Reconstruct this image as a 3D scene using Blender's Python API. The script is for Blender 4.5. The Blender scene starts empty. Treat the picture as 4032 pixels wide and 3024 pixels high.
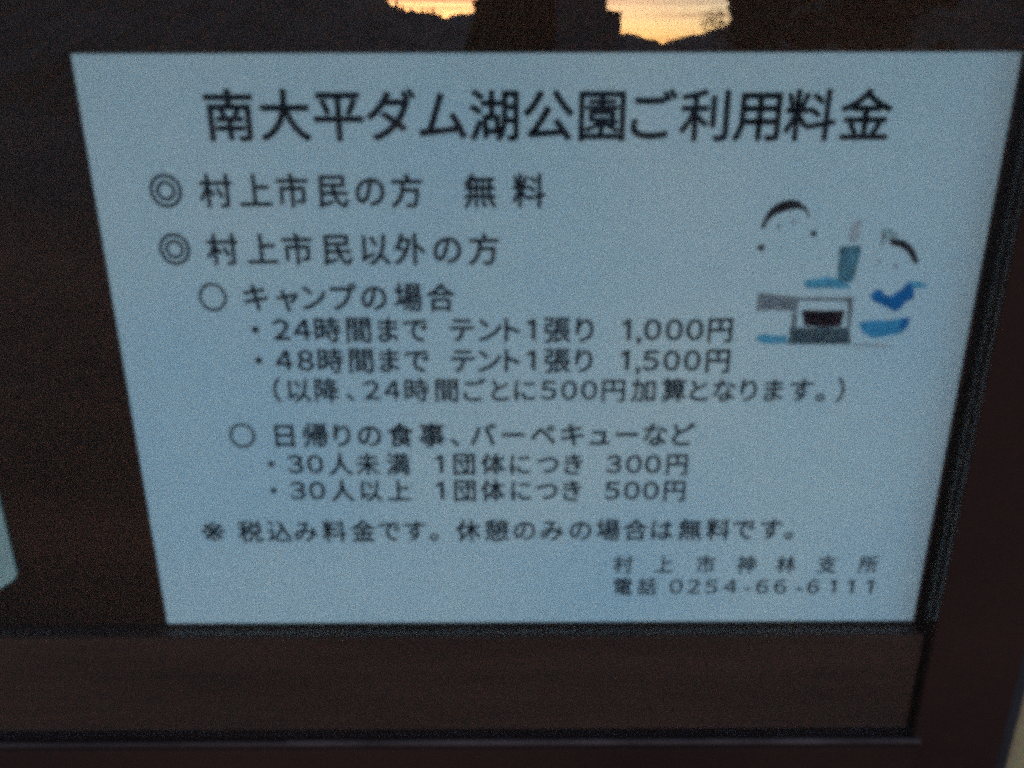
import bpy, bmesh, math, random
from mathutils import Vector, noise
D2R = math.radians
sc = bpy.context.scene
col = sc.collection

# ------------------------------------------------------------- camera
cd = bpy.data.cameras.new('camera'); cam = bpy.data.objects.new('camera', cd); col.objects.link(cam)
cam.location = (-0.01698, -0.36974, 1.57834)
cam.rotation_euler = (D2R(70.6622), D2R(0.1198), D2R(-0.2048))
cd.sensor_width = 36.0; cd.lens = 3170.0 / 4032.0 * 36.0
cd.clip_start = 0.01; cd.clip_end = 3000.0
cd.dof.use_dof = True; cd.dof.focus_distance = 9.0; cd.dof.aperture_fstop = 15.5
sc.camera = cam

# ------------------------------------------------------------- sky after sunset
SUN_EL, SUN_AZ = 0.55, 186.0          # behind the viewer: what the pane reflects
w = bpy.data.worlds.new('World'); sc.world = w; w.use_nodes = True
nt = w.node_tree; nt.nodes.clear()
def N(nt, t, **k):
    n = nt.nodes.new(t)
    for a, b in k.items(): setattr(n, a, b)
    return n
def setin(n, **k):
    for a, b in k.items(): n.inputs[a.replace('_', ' ')].default_value = b
out = N(nt, 'ShaderNodeOutputWorld'); bg = N(nt, 'ShaderNodeBackground')
sky = N(nt, 'ShaderNodeTexSky', sky_type='NISHITA')
sky.sun_disc = False; sky.sun_elevation = D2R(SUN_EL); sky.sun_rotation = D2R(SUN_AZ)
sky.air_density = 1.0; sky.dust_density = 0.9; sky.ozone_density = 2.3
tc = N(nt, 'ShaderNodeTexCoord'); mp = N(nt, 'ShaderNodeMapping'); mp.inputs['Scale'].default_value = (1.3, 1.3, 60.0)
ns = N(nt, 'ShaderNodeTexNoise'); ns.inputs['Scale'].default_value = 2.0; ns.inputs['Detail'].default_value = 5.0
rp = N(nt, 'ShaderNodeValToRGB')
rp.color_ramp.elements[0].position = 0.38; rp.color_ramp.elements[0].color = (0.56, 0.47, 0.52, 1)
rp.color_ramp.elements[1].position = 0.56; rp.color_ramp.elements[1].color = (1, 1, 1, 1)
mx = N(nt, 'ShaderNodeMix', data_type='RGBA', blend_type='MULTIPLY'); mx.inputs[0].default_value = 1.0
nt.links.new(tc.outputs['Generated'], mp.inputs['Vector']); nt.links.new(mp.outputs[0], ns.inputs['Vector'])
nt.links.new(ns.outputs['Fac'], rp.inputs[0]); nt.links.new(sky.outputs[0], mx.inputs[6]); nt.links.new(rp.outputs[0], mx.inputs[7])
nt.links.new(mx.outputs[2], bg.inputs['Color']); nt.links.new(bg.outputs[0], out.inputs['Surface'])
bg.inputs['Strength'].default_value = 0.15

sl = bpy.data.lights.new('sun', 'SUN'); sl.energy = 0.02; sl.angle = D2R(0.5); sl.color = (1.0, 0.62, 0.36)
so = bpy.data.objects.new('sun', sl); col.objects.link(so)
a = D2R(SUN_AZ); e = D2R(SUN_EL)
sdir = Vector((math.sin(a) * math.cos(e), math.cos(a) * math.cos(e), math.sin(e)))
so.rotation_euler = sdir.to_track_quat('Z', 'Y').to_euler()

vs = sc.view_settings
vs.view_transform = 'Standard'; vs.look = 'None'; vs.gamma = 1.0; vs.exposure = 4.45
# a phone at high ISO: leave the sampling grain in
sc.cycles.use_denoising = False
sc.cycles.use_adaptive_sampling = False
sc.cycles.use_guiding = True; sc.cycles.guiding_training_samples = 96
sc.cycles.filter_width = 5.0
sc.cycles.sample_clamp_indirect = 4.0
sc.cycles.max_bounces = 8; sc.cycles.transparent_max_bounces = 8

# ------------------------------------------------------------- helpers
def tag(o, label=None, cat=None, group=None, kind=None):
    if label: o['label'] = label
    if cat: o['category'] = cat
    if group: o['group'] = group
    if kind: o['kind'] = kind
    return o
def link(name, me, mat=None, parent=None):
    o = bpy.data.objects.new(name, me); col.objects.link(o)
    if mat and me is not None and not me.materials: me.materials.append(mat)
    if parent:
        o.parent = parent; o.location = -parent.location
    return o
def obj(name, bm, mat, parent=None, smooth=False):
    me = bpy.data.meshes.new(name); bm.to_mesh(me); bm.free()
    if smooth: me.shade_smooth()
    return link(name, me, mat, parent)
def box(bm, x0, x1, y0, y1, z0, z1, bev=0.0):
    v = [bm.verts.new((x, y, z)) for x in (x0, x1) for y in (y0, y1) for z in (z0, z1)]
    fs = [bm.faces.new([v[i] for i in q]) for q in ((0,1,3,2),(4,6,7,5),(0,4,5,1),(2,3,7,6),(0,2,6,4),(1,5,7,3))]
    if bev:
        es = list({e for f in fs for e in f.edges})
        bmesh.ops.bevel(bm, geom=es, offset=bev, segments=2, affect='EDGES', profile=0.6)
def boxo(name, mat, parent, *a, bev=0.0):
    bm = bmesh.new(); box(bm, *a, bev=bev); bmesh.ops.recalc_face_normals(bm, faces=bm.faces); return obj(name, bm, mat, parent)
def empty(name, loc, label, cat, group=None):
    o = bpy.data.objects.new(name, None); col.objects.link(o); o.location = loc; o.empty_display_size = 0.1
    return tag(o, label, cat, group)

def material(name, base, rough=0.6, var=0.25, scale=8.0, stretch=(1,1,1), bump=0.0, bscale=60.0, metal=0.0, spec=0.5, fine=0.0, fscale=600.0):
    m = bpy.data.materials.new(name); m.use_nodes = True; nt = m.node_tree
    b = nt.nodes['Principled BSDF']; b.inputs['Roughness'].default_value = rough; b.inputs['Metallic'].default_value = metal
    b.inputs['Specular IOR Level'].default_value = spec
    t = N(nt, 'ShaderNodeTexCoord'); p = N(nt, 'ShaderNodeMapping'); p.inputs['Scale'].default_value = stretch
    nt.links.new(t.outputs['Object'], p.inputs['Vector'])
    n = N(nt, 'ShaderNodeTexNoise'); n.inputs['Scale'].default_value = scale; n.inputs['Detail'].default_value = 6.0
    nt.links.new(p.outputs[0], n.inputs['Vector'])
    r = N(nt, 'ShaderNodeValToRGB'); el = r.color_ramp.elements
    el[0].position = 0.3; el[1].position = 0.7
    el[0].color = tuple(c * (1 - var) for c in base) + (1,); el[1].color = tuple(min(1, c * (1 + var)) for c in base) + (1,)
    nt.links.new(n.outputs['Fac'], r.inputs[0]); last = r.outputs[0]
    if fine:
        n2 = N(nt, 'ShaderNodeTexNoise'); n2.inputs['Scale'].default_value = fscale; n2.inputs['Detail'].default_value = 2.0
        nt.links.new(t.outputs['Object'], n2.inputs['Vector'])
        mm = N(nt, 'ShaderNodeMix', data_type='RGBA', blend_type='OVERLAY'); mm.inputs[0].default_value = fine
        nt.links.new(last, mm.inputs[6]); nt.links.new(n2.outputs['Color'], mm.inputs[7]); last = mm.outputs[2]
    nt.links.new(last, b.inputs['Base Color'])
    if bump:
        n3 = N(nt, 'ShaderNodeTexNoise'); n3.inputs['Scale'].default_value = bscale; n3.inputs['Detail'].default_value = 4.0
        nt.links.new(p.outputs[0], n3.inputs['Vector'])
        bp = N(nt, 'ShaderNodeBump'); bp.inputs['Strength'].default_value = bump; bp.inputs['Distance'].default_value = 0.002
        nt.links.new(n3.outputs['Fac'], bp.inputs['Height']); nt.links.new(bp.outputs[0], b.inputs['Normal'])
    return m
def tint_paper(m, a_, b_):
    for n in m.node_tree.nodes:
        if n.type == 'VALTORGB': n.color_ramp.elements[0].color = a_ + (1,); n.color_ramp.elements[1].color = b_ + (1,)
        elif n.type == 'TEX_NOISE' and abs(n.inputs['Scale'].default_value - 9.0) < .1: n.inputs['Scale'].default_value = 6.0
def glass_material():
    m = bpy.data.materials.new('pane_glass'); m.use_nodes = True; nt = m.node_tree; nt.nodes.clear()
    o = N(nt, 'ShaderNodeOutputMaterial'); tr = N(nt, 'ShaderNodeBsdfTransparent'); gl = N(nt, 'ShaderNodeBsdfGlossy')
    tr.inputs['Color'].default_value = (0.975, 0.992, 0.985, 1); gl.inputs['Roughness'].default_value = 0.0
    ge = N(nt, 'ShaderNodeNewGeometry'); mr = N(nt, 'ShaderNodeMapRange')
    mr.inputs['To Min'].default_value = 1.52; mr.inputs['To Max'].default_value = 1 / 1.52
    fr = N(nt, 'ShaderNodeFresnel'); ms = N(nt, 'ShaderNodeMixShader')
    nt.links.new(ge.outputs['Backfacing'], mr.inputs['Value']); nt.links.new(mr.outputs[0], fr.inputs['IOR'])
    nt.links.new(fr.outputs[0], ms.inputs[0]); nt.links.new(tr.outputs[0], ms.inputs[1]); nt.links.new(gl.outputs[0], ms.inputs[2])
    nt.links.new(ms.outputs[0], o.inputs['Surface'])
    return m

M = {
 'paper': material('laminated_paper', (0.80, 0.76, 0.745), 0.75, 0.05, 9.0, bump=0.15, bscale=30, spec=0.2, fine=0.10, fscale=520),
 'paper_old': material('old_paper', (0.42, 0.53, 0.46), 0.8, 0.10, 25.0, spec=0.2, fine=0.12, fscale=520),
 'backing': material('stained_backing_board', (0.044, 0.015, 0.006), 0.8, 0.35, 7.0, (0.5, 1, 3), 0.3, spec=0.2, fine=0.3, fscale=300),
 'rail': material('stained_cedar_rail', (0.045, 0.019, 0.010), 0.75, 0.30, 9.0, (0.4, 1, 5), 0.4, spec=0.25, fine=0.3, fscale=300),
 'stile': material('bronze_painted_frame', (0.026, 0.011, 0.007), 0.75, 0.25, 6.0, spec=0.1, fine=0.3, fscale=300),
 'track_dim': material('dim_bronze_track', (0.040, 0.026, 0.022), 0.6, 0.5, 5.0, (2.0, 1, 1), spec=0.3),  # darker copy for the left lip, where the painted highlight fades
 'track_highlit': material('highlit_bronze_track', (0.060, 0.042, 0.036), 0.45, 0.6, 9.0, (2.0, 1, 1), spec=0.3),  # lighter colour stands in for the sky highlight along the lip
 'trim': material('grey_corner_strip', (0.016, 0.014, 0.014), 0.7, 0.4, 18.0, spec=0.3),
 'post': material('weathered_tan_post', (0.27, 0.21, 0.09), 0.85, 0.25, 6.0, (4, 4, 0.6), 0.5, fine=0.3, fscale=200),
 'roof': material('shading_roof', (0.05, 0.045, 0.045), 0.8, 0.3, 12.0),
 'ground': material('trodden_earth', (0.022, 0.015, 0.010), 0.95, 0.4, 0.8, spec=0.1),
 'hill': material('wooded_hillside', (0.032, 0.030, 0.018), 0.95, 0.5, 0.05),
 'leaf': material('cedar_foliage', (0.035, 0.050, 0.022), 0.9, 0.5, 0.8),
 'twig': material('bare_twigs', (0.10, 0.08, 0.06), 0.9, 0.3, 3.0),
 'bark': material('cedar_bark', (0.09, 0.06, 0.045), 0.9, 0.3, 6.0, (1, 1, .2)),
 'block': material('grey_block_wall', (0.06, 0.06, 0.065), 0.85, 0.25, 2.0),
 'title': material('ink_title', (0.006, 0.006, 0.012), 0.7, 0.2, 60.0, spec=0.1),
 'text': material('ink_text', (0.010, 0.012, 0.020), 0.7, 0.3, 90.0, spec=0.1),
 'faint': material('ink_faint', (0.022, 0.028, 0.038), 0.7, 0.3, 90.0, spec=0.1),
 'glass': glass_material(),
}
tint_paper(M['paper'], (0.58, 0.78, 0.82), (0.77, 0.88, 0.82))
for k, c, v in (('ink_brown', (0.035, 0.025, 0.03), .5), ('ink_grey', (0.27, 0.29, 0.29), .35), ('ink_pale', (0.50, 0.53, 0.52), .2),
             ('ink_teal', (0.12, 0.28, 0.33), .35), ('ink_pale_teal', (0.40, 0.52, 0.50), .3), ('ink_sky', (0.12, 0.42, 0.56), .3),
             ('ink_blue', (0.012, 0.17, 0.42), .25), ('ink_midblue', (0.07, 0.36, 0.58), .25), ('ink_dark', (0.030, 0.014, 0.018), .6),
             ('ink_base', (0.10, 0.135, 0.145), .45)):
    M[k] = material(k, c, 0.75, v, 220.0, spec=0.1)

# ------------------------------------------------------------- setting (mostly seen mirrored in the pane)
bm = bmesh.new()
G = 2000
v = [bm.verts.new(p) for p in ((-G, -G, 0), (G, -G, 0), (G, G, 0), (-G, G, 0))]; bm.faces.new(v)
tag(obj('ground', bm, M['ground']), kind='structure')
LINES = [
  ('heading_text', 23.32, 22.12, 0.026, 0.0, [('南', -143.29, 1572.71), ('大', -118.31, 1572.66), ('平', -94.0, 1572.61), ('ダ', -70.26, 1572.56), ('ム', -46.97, 1572.51), ('湖', -23.78, 1572.46), ('公', 0.92, 1572.4), ('園', 25.16, 1572.35), ('ご', 48.61, 1572.3), ('利', 71.61, 1572.25), ('用', 95.43, 1572.2), ('料', 119.6, 1572.15), ('金', 144.7, 1572.09)]),
  ('text_line', 15.01, 15.37, 0.012, 0.0, [('◎', -176.73, 1539.5), ('村', -153.48, 1539.44), ('上', -135.07, 1539.39), ('市', -117.95, 1539.35), ('民', -99.05, 1539.3), ('の', -81.8, 1539.26), ('方', -64.78, 1539.22), ('無', -30.6, 1539.14), ('料', -7.77, 1539.08)]),
  ('text_line', 14.64, 15.15, 0.012, 0.0, [('◎', -176.42, 1512.3), ('村', -153.71, 1512.23), ('上', -134.85, 1512.18), ('市', -118.04, 1512.14), ('民', -99.05, 1512.09), ('以', -80.9, 1512.04), ('外', -64.44, 1511.99), ('の', -46.64, 1511.94), ('方', -29.2, 1511.9)]),
  ('text_line', 13.45, 14.12, 0.012, 0.0, [('○', -161.22, 1488.9), ('キ', -140.38, 1488.84), ('ャ', -124.96, 1488.79), ('ン', -112.13, 1488.76), ('プ', -97.82, 1488.72), ('の', -83.0, 1488.67), ('場', -66.33, 1488.62), ('合', -50.4, 1488.58)]),
  ('text_line', 13.16, 13.23, 0.012, 8.52, [('・', -142.26, 1472.48), ('2', -129.51, 1472.44), ('4', -119.25, 1472.41), ('時', -106.74, 1472.37), ('間', -91.48, 1472.33), ('ま', -76.96, 1472.28), ('で', -63.56, 1472.24), ('テ', -40.52, 1472.17), ('ン', -26.61, 1472.13), ('ト', -15.71, 1472.09), ('1', -6.31, 1472.07), ('張', 6.6, 1472.03), ('り', 20.02, 1471.98), ('1', 40.72, 1471.92), (',', 46.99, 1471.9), ('0', 53.64, 1471.88), ('0', 64.31, 1471.85), ('0', 74.47, 1471.82), ('円', 87.03, 1471.78)]),
  ('text_line', 13.08, 13.19, 0.012, 8.38, [('・', -142.32, 1456.6), ('4', -129.65, 1456.56), ('8', -119.01, 1456.52), ('時', -106.46, 1456.48), ('間', -91.24, 1456.43), ('ま', -77.04, 1456.39), ('で', -63.34, 1456.34), ('テ', -40.5, 1456.27), ('ン', -27.04, 1456.22), ('ト', -15.74, 1456.19), ('1', -6.22, 1456.16), ('張', 6.87, 1456.11), ('り', 20.08, 1456.07), ('1', 40.67, 1456.01), (',', 47.28, 1455.98), ('5', 53.51, 1455.96), ('0', 64.06, 1455.93), ('0', 74.37, 1455.9), ('円', 87.22, 1455.86)]),
  ('text_line', 12.61, 12.72, 0.01, 8.24, [('（', -134.75, 1440.8), ('以', -123.72, 1440.76), ('降', -109.59, 1440.72), ('、', -97.91, 1440.68), ('2', -86.86, 1440.64), ('4', -76.58, 1440.61), ('時', -64.12, 1440.56), ('間', -48.95, 1440.51), ('ご', -34.81, 1440.46), ('と', -21.82, 1440.42), ('に', -9.34, 1440.38), ('5', 2.63, 1440.34), ('0', 13.05, 1440.3), ('0', 23.22, 1440.27), ('円', 35.58, 1440.23), ('加', 50.64, 1440.18), ('算', 66.1, 1440.12), ('と', 78.99, 1440.08), ('な', 91.74, 1440.04), ('り', 104.12, 1440.0), ('ま', 116.88, 1439.95), ('す', 130.94, 1439.9), ('。', 140.75, 1439.87), ('）', 150.81, 1439.84)]),
  ('text_line', 13.25, 13.51, 0.012, 0.0, [('○', -155.15, 1415.94), ('日', -133.41, 1415.93), ('帰', -117.43, 1415.92), ('り', -103.67, 1415.91), ('の', -89.52, 1415.91), ('食', -73.52, 1415.9), ('事', -57.27, 1415.89), ('、', -45.47, 1415.89), ('バ', -30.91, 1415.88), ('ー', -15.43, 1415.87), ('ベ', 0.06, 1415.86), ('キ', 15.28, 1415.86), ('ュ', 29.32, 1415.85), ('ー', 43.37, 1415.84), ('な', 58.08, 1415.84), ('ど', 72.79, 1415.83)]),
  ('text_line', 12.09, 12.84, 0.012, 8.37, [('・', -141.85, 1399.77), ('3', -129.25, 1399.72), ('0', -118.91, 1399.68), ('人', -105.64, 1399.63), ('未', -91.44, 1399.58), ('満', -75.64, 1399.52), ('1', -53.99, 1399.44), ('団', -40.97, 1399.39), ('体', -25.82, 1399.33), ('に', -11.73, 1399.28), ('つ', 2.63, 1399.23), ('き', 16.06, 1399.18), ('3', 37.21, 1399.1), ('0', 47.86, 1399.06), ('0', 57.84, 1399.02), ('円', 70.49, 1398.97)]),
  ('text_line', 12.24, 12.85, 0.012, 8.47, [('・', -142.06, 1384.43), ('3', -129.44, 1384.38), ('0', -119.11, 1384.34), ('人', -105.68, 1384.28), ('以', -90.63, 1384.22), ('上', -75.72, 1384.17), ('1', -54.08, 1384.08), ('団', -40.9, 1384.03), ('体', -26.11, 1383.97), ('に', -11.18, 1383.91), ('つ', 2.42, 1383.86), ('き', 15.61, 1383.81), ('5', 37.01, 1383.73), ('0', 47.52, 1383.69), ('0', 57.62, 1383.65), ('円', 70.15, 1383.6)]),
  ('text_line', 12.75, 13.2, 0.01, 0.0, [('※', -177.07, 1359.91), ('税', -157.1, 1359.93), ('込', -141.5, 1359.94), ('み', -127.13, 1359.96), ('料', -111.8, 1359.97), ('金', -96.33, 1359.98), ('で', -82.23, 1360.0), ('す', -68.26, 1360.01), ('。', -58.13, 1360.02), ('休', -39.63, 1360.03), ('憩', -24.29, 1360.05), ('の', -9.35, 1360.06), ('み', 5.58, 1360.07), ('の', 20.94, 1360.09), ('場', 35.74, 1360.1), ('合', 50.55, 1360.11), ('は', 65.09, 1360.12), ('無', 80.18, 1360.14), ('料', 95.4, 1360.15), ('で', 108.99, 1360.16), ('す', 123.94, 1360.18), ('。', 133.69, 1360.18)]),
  ('text_line', 10.33, 11.23, 0.004, 0.0, [('村', 44.91, 1338.64), ('上', 67.21, 1338.55), ('市', 90.37, 1338.45), ('神', 112.42, 1338.35), ('林', 134.33, 1338.26), ('支', 156.96, 1338.16), ('所', 179.59, 1338.06)]),
  ('text_line', 10.44, 11.14, 0.004, 7.33, [('電', 45.38, 1324.55), ('話', 58.91, 1324.49), ('0', 74.97, 1324.42), ('2', 84.56, 1324.38), ('5', 94.28, 1324.33), ('4', 105.0, 1324.29), ('-', 114.59, 1324.24), ('6', 122.63, 1324.21), ('6', 132.79, 1324.16), ('-', 143.37, 1324.12), ('6', 150.99, 1324.08), ('1', 161.86, 1324.03), ('1', 171.75, 1323.99), ('1', 182.34, 1323.94)]),
]
ART = [
  ('printed_hair','ink_brown',[(102.27, 1521.15), (102.95, 1525.19), (104.46, 1528.92), (107.37, 1532.1), (110.4, 1533.94), (114.62, 1534.73), (119.02, 1533.92), (122.6, 1531.0), (124.53, 1527.54), (124.25, 1526.2), (123.25, 1527.81), (121.07, 1530.21), (118.33, 1530.59), (114.11, 1529.7), (110.95, 1528.91), (108.35, 1527.95), (106.1, 1526.14), (104.5, 1523.3), (103.55, 1520.88)]),
  ('printed_eye','ink_grey',[(112.0, 1522.05), (111.55, 1521.23), (111.07, 1520.95), (110.21, 1521.18), (109.94, 1521.75), (109.55, 1522.36), (110.25, 1522.96), (110.81, 1523.3), (111.54, 1522.81)]),
  ('printed_eye','ink_pale',[(118.56, 1524.34), (118.08, 1523.41), (117.57, 1522.87), (116.68, 1523.3), (116.06, 1523.98), (115.67, 1524.68), (116.25, 1525.45), (117.26, 1525.38), (117.81, 1525.22)]),
  ('printed_ear','ink_brown',[(104.91, 1512.28), (104.74, 1511.18), (103.89, 1510.73), (102.81, 1510.71), (101.5, 1511.65), (101.39, 1512.95), (102.51, 1513.56), (103.62, 1513.74), (104.37, 1513.68)]),
  ('printed_ear','ink_brown',[(129.0, 1518.81), (128.72, 1517.73), (127.96, 1517.4), (126.97, 1517.65), (126.05, 1518.33), (125.76, 1519.36), (126.53, 1520.22), (127.61, 1520.27), (128.84, 1519.67)]),
  ('printed_smoke','ink_pale',[(146.64, 1525.07), (149.04, 1525.34), (149.26, 1518.05), (148.15, 1514.24), (144.71, 1515.34), (144.12, 1519.69)]),
  ('printed_arm','ink_teal',[(140.7, 1512.62), (150.46, 1513.42), (151.36, 1510.95), (150.2, 1501.53), (149.59, 1495.92), (145.85, 1494.8), (141.76, 1496.23), (142.02, 1502.67), (140.88, 1507.12)]),
  ('printed_sleeve','ink_sky',[(125.86, 1494.3), (126.15, 1496.55), (131.08, 1497.1), (136.5, 1498.21), (141.37, 1497.07), (145.89, 1494.52), (148.75, 1493.95), (148.15, 1492.25), (137.22, 1492.57), (127.21, 1492.31)]),
  ('printed_hair','ink_brown',[(163.56, 1515.57), (165.9, 1516.38), (170.36, 1515.82), (173.96, 1513.9), (177.65, 1509.78), (179.73, 1504.51), (177.13, 1504.52), (175.42, 1507.57), (173.0, 1510.34), (169.53, 1512.43), (165.42, 1513.1)]),
  ('printed_cap','ink_pale_teal',[(160.24, 1521.27), (164.68, 1520.72), (168.11, 1518.0), (166.53, 1515.83), (162.7, 1515.84), (161.0, 1512.57), (159.27, 1513.12), (161.44, 1516.93)]),
  ('printed_eye','ink_pale',[(161.8, 1505.4), (161.45, 1504.64), (160.77, 1504.13), (159.95, 1504.56), (159.6, 1505.06), (159.17, 1505.79), (159.77, 1506.43), (160.45, 1506.34), (161.18, 1506.26)]),
  ('printed_eye','ink_grey',[(169.88, 1503.43), (169.87, 1502.8), (169.33, 1502.41), (168.58, 1502.61), (168.07, 1503.08), (168.08, 1503.77), (168.51, 1504.23), (169.03, 1504.54), (169.68, 1503.92)]),
  ('printed_shirt','ink_blue',[(158.74, 1488.52), (160.8, 1491.65), (163.59, 1491.64), (165.57, 1489.64), (168.59, 1488.21), (171.08, 1490.19), (174.12, 1492.18), (175.86, 1495.28), (179.15, 1493.86), (180.22, 1487.31), (176.85, 1485.6), (174.11, 1481.58), (171.43, 1480.72), (168.3, 1482.75), (160.52, 1485.94)]),
  ('printed_sleeve','ink_sky',[(176.06, 1495.73), (181.38, 1495.55), (186.13, 1493.84), (183.06, 1492.15), (179.66, 1492.44)]),
  ('printed_bowl','ink_midblue',[(155.0, 1475.25), (161.92, 1476.4), (170.41, 1476.37), (175.62, 1477.4), (175.97, 1473.43), (176.85, 1469.61), (168.82, 1468.16), (163.25, 1467.29), (157.74, 1469.97)]),
  ('printed_bowl','ink_blue',[(175.6, 1477.52), (179.77, 1477.97), (179.65, 1473.42), (177.09, 1469.91), (176.08, 1473.43)]),
  ('printed_table','ink_grey',[(103.96, 1490.39), (123.2, 1488.34), (123.93, 1486.91), (124.06, 1480.87), (112.14, 1481.77), (104.06, 1480.93), (103.86, 1485.82)]),
  ('grill_frame','ink_grey',[(123.8, 1488.05), (150.69, 1487.97), (151.05, 1483.38), (151.36, 1472.92), (149.26, 1472.93), (148.73, 1485.97), (124.01, 1486.22)]),
  ('grill_leg','ink_grey',[(121.73, 1480.58), (124.21, 1480.58), (124.54, 1472.83), (121.87, 1472.84)]),
  ('grill_front','ink_dark',[(126.22, 1481.73), (135.83, 1481.41), (147.08, 1481.55), (147.33, 1479.64), (146.32, 1478.77), (146.46, 1473.52), (137.45, 1472.97), (128.31, 1473.58), (127.12, 1478.83)]),
  ('printed_cloth','ink_sky',[(105.07, 1467.77), (108.88, 1469.53), (115.25, 1468.45), (119.75, 1468.9), (121.24, 1464.76), (111.1, 1464.49), (105.85, 1465.69)]),
  ('printed_shadow','ink_pale',[(153.94, 1464.53), (172.31, 1464.0), (172.28, 1462.33), (154.15, 1462.99)]),
]
ART_BASE = [(121.32, 1472.72), (150.81, 1472.81), (152.58, 1464.06), (121.43, 1464.04)]
RIDGE = [(-14.08, 7.782), (-11.178, 7.554), (-9.769, 6.365), (-8.763, 6.335), (-8.102, 6.391), (-7.761, 6.119), (-7.646, 5.89), (-7.272, 5.708), (-6.966, 5.688), (-6.616, 5.482), (-6.252, 5.578), (-5.794, 5.442), (-5.485, 5.444), (-5.125, 5.4), (-4.763, 5.378), (-4.558, 5.309), (-4.2, 5.146), (-4.048, 5.028), (-3.86, 5.242), (-3.675, 5.323), (-3.154, 5.377), (-2.634, 5.388), (-2.112, 5.459), (-1.07, 5.413), (3.863, 4.363), (5.654, 4.294), (7.44, 4.112), (7.792, 4.162), (8.21, 4.048), (8.632, 3.852), (8.937, 3.657), (9.24, 3.489), (9.6, 3.348), (10.003, 3.48), (10.401, 3.666), (10.973, 3.821), (11.829, 3.997), (12.4, 4.041), (12.849, 4.167), (13.176, 4.348), (13.513, 4.394), (13.906, 4.439), (14.17, 4.646), (14.447, 5.008), (14.602, 5.474), (14.783, 5.935), (15.087, 6.235), (16.334, 6.904), (21.024, 7.294)]
TIPS = [(-7.226, 6.126), (-6.83, 5.852), (-6.348, 5.741), (-5.603, 5.715), (-5.244, 5.657), (-4.906, 5.738), (-4.397, 5.475)]
PYF = 0.014      # front face of the sheets

# wooded ridge behind the viewer, seen mirrored
random.seed(3)
def ridge(pts, D):
    pts = sorted(pts); bm = bmesh.new(); rows = []
    n = 500; x0, x1 = -48.0, 55.0
    pts = [(x0, 9.0)] + pts + [(x1, 8.5)]
    for i in range(n + 1):
        az = x0 + (x1 - x0) * i / n
        for (a0, e0), (a1, e1) in zip(pts, pts[1:]):
            if a0 <= az <= a1:
                el = e0 + (e1 - e0) * (az - a0) / max(1e-6, a1 - a0); break
        X = D * math.tan(D2R(az)); z = 1.58 + D / math.cos(D2R(az)) * math.tan(D2R(el))
        z += noise.noise(Vector((X * 0.9, 3, 0))) * 0.55 + noise.noise(Vector((X * 2.6, 9, 0))) * 0.35
        r = []
        for k in range(12):
            t = k / 11
            zz = z * (1 - t) ** 0.8 if k < 11 else -0.5
            wob = noise.noise(Vector((X * .12, k * 1.7, 0))) * 5 * min(1, k)
            r.append(bm.verts.new((X, -D + t * D * 0.55 + wob, zz + (noise.noise(Vector((X * .7, k * 3.1, 5))) * 1.5 if 0 < k < 11 else 0))))
        back = bm.verts.new((X, -D - 90, -0.5)); r.insert(0, back)
        rows.append(r)
    for a, b in zip(rows, rows[1:]):
        for k in range(len(a) - 1): bm.faces.new((a[k], b[k], b[k+1], a[k+1]))
    return bm
tag(obj('hills', ridge(RIDGE, 300.0), M['hill']), kind='structure')

def leaf_quads(bm, c, r, n, s, flat=1.0):
    for _ in range(n):
        d = Vector((random.gauss(0, 1), random.gauss(0, 1), random.gauss(0, 1))).normalized() * (random.random() ** 0.4) * r
        d.z *= flat; p = Vector(c) + d
        u = Vector((random.gauss(0, 1), random.gauss(0, 1), random.gauss(0, 1))).normalized(); w_ = u.orthogonal().normalized()
        q = s * random.uniform(.6, 1.4)
        bm.faces.new([bm.verts.new(p + u * q), bm.verts.new(p + w_ * q * .7), bm.verts.new(p - u * q), bm.verts.new(p - w_ * q * .7)])
def trunk_bm(h, r0, r1):
    bm = bmesh.new(); bmesh.ops.create_cone(bm, cap_ends=True, segments=10, radius1=r0, radius2=r1, depth=h)
    bmesh.ops.translate(bm, verts=bm.verts, vec=(0, 0, h / 2)); return bm
# small conifers that stand proud of the ridge
cone_c = bmesh.new(); random.seed(5)
for k in range(26):
    t = k / 25; leaf_quads(cone_c, (0, 0, 2 + 7 * t), 2.2 * (1 - t) + .15, int(60 * (1 - t)) + 8, .45, .5)
cme = bpy.data.meshes.new('crown'); cone_c.to_mesh(cme); cone_c.free(); cme.materials.append(M['leaf'])
tb = trunk_bm(9, .25, .04); tme = bpy.data.meshes.new('trunk'); tb.to_mesh(tme); tb.free(); tme.materials.append(M['bark'])
wh = ['far left and tallest', 'second from the left', 'third from the left', 'fourth from the left, middle', 'fifth from the left', 'sixth from the left, slender', 'rightmost, by the notch']
hs = [1.4, .9, .8, 1.1, .8, 1.15, .8]
for i, (az, el) in enumerate(TIPS):
    D = 296.0; z = 1.58 + D / math.cos(D2R(az)) * math.tan(D2R(el)); s = hs[i] * .62
    e_ = empty('conifer_tree', (D * math.tan(D2R(az)), -D, z - 9 * s), 'dark conifer on the mirrored ridge skyline, ' + wh[i], 'tree', 'conifers along the ridge')
    e_.scale = (s * .8, s * .8, s)
    for nme, me in (('trunk', tme), ('crown', cme)):
        o = bpy.data.objects.new(nme, me); col.objects.link(o); o.parent = e_

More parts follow.
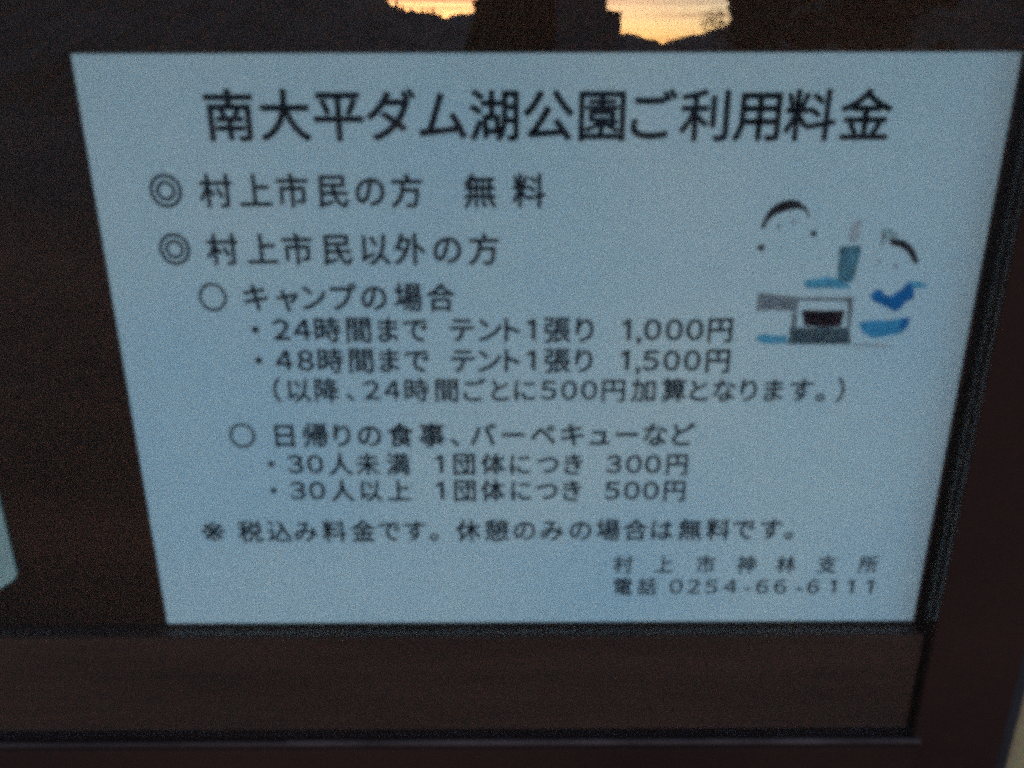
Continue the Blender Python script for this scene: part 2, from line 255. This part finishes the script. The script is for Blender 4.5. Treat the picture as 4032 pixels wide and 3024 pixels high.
# broad dark cedar close behind, mirrored as the black mass in the middle
def broad_tree(x, y, h, cr, label, seeds, cols, leaf=.16, n=260):
    random.seed(seeds)
    e_ = empty('cedar_tree', (x, y, 0), label, 'tree')
    o = obj('trunk', trunk_bm(h * .8, .28, .08), M['bark']); o.parent = e_
    bm = bmesh.new()
    for (cx, cz, r) in cols:
        leaf_quads(bm, (cx, random.uniform(-.5, .5), cz), r, int(n * r * r), leaf)
    o = obj('crown', bm, M['leaf']); o.parent = e_
    return e_
def px(az, D): return -0.017 + D * math.tan(D2R(az))
cols = []
random.seed(11)
for k in range(46):
    z = random.uniform(1.0, 9.5); half = 1.35 * (1 if z < 6 else (1 - (z - 6) / 6))
    cols.append((random.uniform(-half + .5, half - .4) , z, random.uniform(.6, .95)))
cols = [(cx, cz, min(r, 1.45 - abs(cx))) for cx, cz, r in cols]
for k in range(16): cols.append((random.uniform(-.98, -.86), .8 + k * .42, .42)); cols.append((random.uniform(.75, .95), .8 + k * .42, .45)); cols.append((random.uniform(-.3, .3), .8 + k * .42, .6))
cols += [(-1.2, 3.4, .34), (-1.1, 3.0, .5), (-1.3, 2.5, .5)]
Dc = 26.0
broad_tree(px(0.55, Dc), -Dc, 10.5, 0, 'tall dark cedar mirrored in the middle of the pane', 12, cols, .12, 1100)
# dark trees right, behind the orange gap
for (az, D, h, w2, sd, lb) in ((17.3, 30, 8.5, 1.5, 21, 'dark leafy tree mirrored right of the orange sky gap'), (24.0, 34, 9.0, 2.6, 22, 'wide dark tree mirrored above the right end of the notice')):
    random.seed(sd); cc = []
    for k in range(34):
        z = random.uniform(1.0, h); cc.append((random.uniform(-w2, w2) * .8, z, random.uniform(.6, 1.0)))
    t_ = broad_tree(px(az, D), -D, h, 0, lb, sd, cc, .15, 420)
    t_.name = 'leafy_tree'
# sparse pale bush of bare twigs at the gap's right edge
random.seed(31)
D = 40.0; bx, by = px(13.35, D), -D
e_ = empty('bare_tree', (bx, by, 0), 'sparse pale twiggy tree mirrored against the orange sky', 'tree')
o = obj('trunk', trunk_bm(4.2, .12, .05), M['twig']); o.parent = e_
bm = bmesh.new(); leaf_quads(bm, (0, 0, 5.0), .72, 330, .045, .9); leaf_quads(bm, (.45, 0, 4.6), .5, 130, .045)
o = obj('crown', bm, M['twig']); o.parent = e_

# stepped block hut mirrored left of the orange gap
D = 24.0
def zz(el, D=24.0): return 1.58 + D * math.tan(D2R(el)) * 1.007
hx0, hx1, hx2 = px(3.2, D), px(6.44, D), px(7.42, D)
hut = empty('block_hut', ((hx0 + hx2) / 2, -D, 0), 'grey stepped block hut with a roof vent, mirrored beside the sky gap', 'hut')
boxo('tower', M['block'], hut, hx0, hx1, -D - 2.4, -D, 0, zz(7.6), bev=.02)
boxo('annex', M['block'], hut, hx1 + .002, hx2, -D - 2.2, -D - .05, 0, zz(5.42), bev=.02)
boxo('roof_slab', M['block'], hut, hx1 + .004, hx2 + .03, -D - 2.3, -D + .03, zz(5.42) + .002, zz(5.52), bev=.01)
boxo('roof_vent', M['block'], hut, px(6.65, D), px(6.98, D), -D - 1.0, -D - .7, zz(5.52) + .002, zz(5.79), bev=.01)

# ------------------------------------------------------------- notice board cabinet
nb = empty('notice_board', (-0.3, 0.05, 0), 'dark brown notice board cabinet with glass front and an added shading roof', 'notice board')
X0, X1 = -1.02, 0.2645; ZB, ZT = 1.17, 2.02
boxo('back_panel', M['backing'], nb, X0 + .043, .2130, .0150, .034, ZB + .02, ZT)
boxo('bottom_rail', M['rail'], nb, X0 + .045, .2110, .0016, .0148, 1.2372, 1.3004, bev=.0012)
boxo('side_stile', M['stile'], nb, .2132, X1, -.004, .036, ZB, ZT, bev=.0018)
boxo('side_stile', M['stile'], nb, X0, X0 + .042, -.004, .036, ZB, ZT, bev=.0018)
boxo('corner_strip', M['trim'], nb, X1 + .0005, X1 + .0075, -.002, .034, ZB, ZT, bev=.0015)
boxo('top_rail', M['stile'], nb, X0 + .043, .2129, -.004, .036, ZT - .06, ZT + .0, bev=.0018)
boxo('bottom_frame', M['stile'], nb, X0 + .043, .2129, -.010, .0145, ZB, 1.2335, bev=.001)
def lip(x0, x1, y0, y1, z0, z1, m='track_highlit'): boxo('track_lip', M[m], nb, x0, x1, y0, y1, z0, z1, bev=.0004)
lip(-.145, .2162, -.0066, -.0040, 1.2336, 1.2356)
lip(X0 + .05, -.1452, -.0066, -.0044, 1.2336, 1.2352, 'track_dim')
boxo('sill_bead', M['stile'], nb, X0 + .043, .2620, -.0160, -.0102, ZB + .01, 1.2125, bev=.0012)
def pane(x0, x1, y0, y1, z0=1.2370):
    o = boxo('glass_pane', M['glass'], nb, x0, x1, y0, y1, z0, ZT - .062); return o
pane(-.46, .2130, -.0030, .0)
pane(X0 + .044, .2130, .0040, .0068, 1.3010)
boxo('post', M['post'], nb, X1 + .0095, X1 + .105, .004, .10, 0, 2.15, bev=.004)
boxo('post', M['post'], nb, X0 - .10, X0 - .002, .004, .10, 0, 2.15, bev=.004)
# unseen roof, added with a deep overhang to shade the paper
bm = bmesh.new()
prof = [(-.6, 2.06), (-.6, 2.10), (.06, 2.30), (.40, 2.14), (.40, 2.10), (.06, 2.25)]
xa, xb = X0 - .25, X1 + .28
A = [bm.verts.new((xa, y, z)) for y, z in prof]; B = [bm.verts.new((xb, y, z)) for y, z in prof]
bm.faces.new(A[::-1]); bm.faces.new(B)
for i in range(6): j = (i + 1) % 6; bm.faces.new((A[i], A[j], B[j], B[i]))
bmesh.ops.recalc_face_normals(bm, faces=bm.faces)
obj('roof', bm, M['roof'], nb)

# ------------------------------------------------------------- the notice
W, H, ZC = .420, .297, 1.45
nt_ = empty('fee_notice', (0, PYF, ZC), 'large white landscape notice with Japanese camping fee list and small blue cartoon', 'notice')
bm = bmesh.new(); nx, nz = 42, 30
gr = [[bm.verts.new((-W/2 + W*i/nx, PYF, ZC - H/2 + H*j/nz)) for j in range(nz+1)] for i in range(nx+1)]
for i in range(nx):
    for j in range(nz): bm.faces.new((gr[i][j], gr[i+1][j], gr[i+1][j+1], gr[i][j+1]))
r_ = bmesh.ops.extrude_face_region(bm, geom=list(bm.faces))
bmesh.ops.translate(bm, verts=[g for g in r_['geom'] if isinstance(g, bmesh.types.BMVert)], vec=(0, .0006, 0))
bmesh.ops.recalc_face_normals(bm, faces=bm.faces)
obj('sheet', bm, M['paper'], nt_)

# glyph outlines from Blender's own built-in font
cache = {}
dg = None
def glyph(ch, bold):
    key = (ch, bold)
    if key in cache: return cache[key]
    if ch in '◎○':
        vs_, fs_ = [], []
        for ro in ((.5, .30) if ch == '◎' else (.5,)):
            b0 = len(vs_); n = 48; t = .095
            for k in range(n):
                c_, s_ = math.cos(2 * PI * k / n), math.sin(2 * PI * k / n)
                vs_ += [Vector((c_ * ro, s_ * ro, 0)), Vector((c_ * (ro - t), s_ * (ro - t), 0))]
            fs_ += [(b0 + 2*k, b0 + 2*((k+1) % n), b0 + 2*((k+1) % n) + 1, b0 + 2*k + 1) for k in range(n)]
        cache[key] = (vs_, fs_); return cache[key]
    if ch == '1':        # stem with a slanted flag, no foot
        q = [(0, 0), (.10, 0), (.10, .74), (0, .74), (0, .74), (-.16, .63), (-.16, .54), (0, .63)]
        cache[key] = ([Vector((a, b, 0)) for a, b in q], [(0, 1, 2, 3), (4, 5, 6, 7)]); return cache[key]
    if ch.isdigit(): ch = chr(ord('０') + int(ch))
    c = bpy.data.curves.new('glyph', 'FONT'); c.body = ch; c.offset = bold; c.resolution_u = 4
    o = bpy.data.objects.new('glyph', c); col.objects.link(o); bpy.context.view_layer.update()
    m = bpy.data.meshes.new_from_object(o.evaluated_get(bpy.context.evaluated_depsgraph_get()))
    vs_ = [v.co.copy() for v in m.vertices]; fs_ = [tuple(p.vertices) for p in m.polygons]
    bpy.data.objects.remove(o); bpy.data.curves.remove(c); bpy.data.meshes.remove(m)
    cache[key] = (vs_, fs_); return cache[key]
INK = PYF - .00012
PI = math.pi; ND = 6
for li, (name, w_, h_, bold, dw, chars) in enumerate(LINES):
    V, F = [], []
    bold = {.026: .021, .012: .023, .010: .020, .004: .018}[bold]
    emx, emz = w_ / .875 * (.93 if li == 0 else .955) - w_ * bold, h_ / .885 * .965 - h_ * bold
    for ch, x, z in chars:
        vs_, fs_ = glyph(ch, 0.0)
        if not vs_: continue
        xa = min(v.x for v in vs_); xb = max(v.x for v in vs_); sx, sz, cz = emx, emz, .38
        if ch.isdigit() or ch in ',-':
            g0 = glyph('0', 0.0)[0]; w0 = max(v.x for v in g0) - min(v.x for v in g0); h0 = max(v.y for v in g0) - min(v.y for v in g0)
            sx = dw / w0 * .93; sz = h_ * .80 / h0 * .98; cz = .37
            if ch == ',': sx *= 1.1; sz *= 1.1
        elif ch in '◎○': sx = w_ * 1.0; sz = h_ * 1.0; cz = 0
        elif ch == '※': sx *= 1.6; sz *= 1.5; cz = .335
        for k in range(ND):        # heavier strokes: the outline laid down again a hair to each side
            b0 = len(V); bd = bold * (.15 if ch in '◎○' else .5 if ch == '※' else 1); ox = bd * emx * math.cos(k * 2 * PI / ND + .4); oz = bd * emx * math.sin(k * 2 * PI / ND + .4)
            for v in vs_: V.append(((x + (v.x - (xa + xb) / 2) * sx + ox) / 1000, INK - k * 4e-6, (z + (v.y - cz) * sz + oz) / 1000))
            F += [tuple(b0 + i for i in f) for f in fs_]
    me = bpy.data.meshes.new(name); me.from_pydata(V, [], F); me.update()
    link(name, me, M['title'] if li == 0 else M['faint'] if li >= len(LINES) - 2 else M['text'], nt_)

def flat(name, pts, mat, parent, y=INK, ground_=False):
    # ragged print edge
    q = []
    for (a, b), (c, d) in zip(pts, pts[1:] + pts[:1]):
        n = max(1, int(math.hypot(c - a, d - b) / 1.5))
        for i in range(n):
            q.append((a + (c - a) * i / n + random.uniform(-.14, .14), b + (d - b) * i / n + random.uniform(-.14, .14)))
    bm = bmesh.new(); f = bm.faces.new([bm.verts.new((a / 1000, y, b / 1000)) for a, b in q])
    bmesh.ops.triangulate(bm, faces=[f]); bmesh.ops.recalc_face_normals(bm, faces=bm.faces)
    return obj(name, bm, mat, parent)
random.seed(9)
art = flat('illustration', ART_BASE, M['ink_base'], nt_)
for k, (name, mat, pts) in enumerate(ART):
    o = flat(name, pts, M[mat], None, INK - .00002 * (k % 3)); o.parent = art

# neighbouring sheet whose clipped corner shows at the left edge
bm = bmesh.new()
pts = [(-.498, 1.62), (-.498, 1.310), (-.3215, 1.310), (-.2895, 1.3312), (-.2878, 1.3345), (-.2876, 1.62)]
A = [bm.verts.new((x, PYF - .0006, z)) for x, z in pts]; B = [bm.verts.new((x, PYF + .0004, z)) for x, z in pts]
bm.faces.new(A); bm.faces.new(B[::-1])
for i in range(len(pts)): j = (i + 1) % len(pts); bm.faces.new((A[i], B[i], B[j], A[j]))
bmesh.ops.recalc_face_normals(bm, faces=bm.faces)
tag(obj('side_sheet', bm, M['paper_old']), 'pale greenish sheet with a clipped corner at the left picture edge', 'notice')
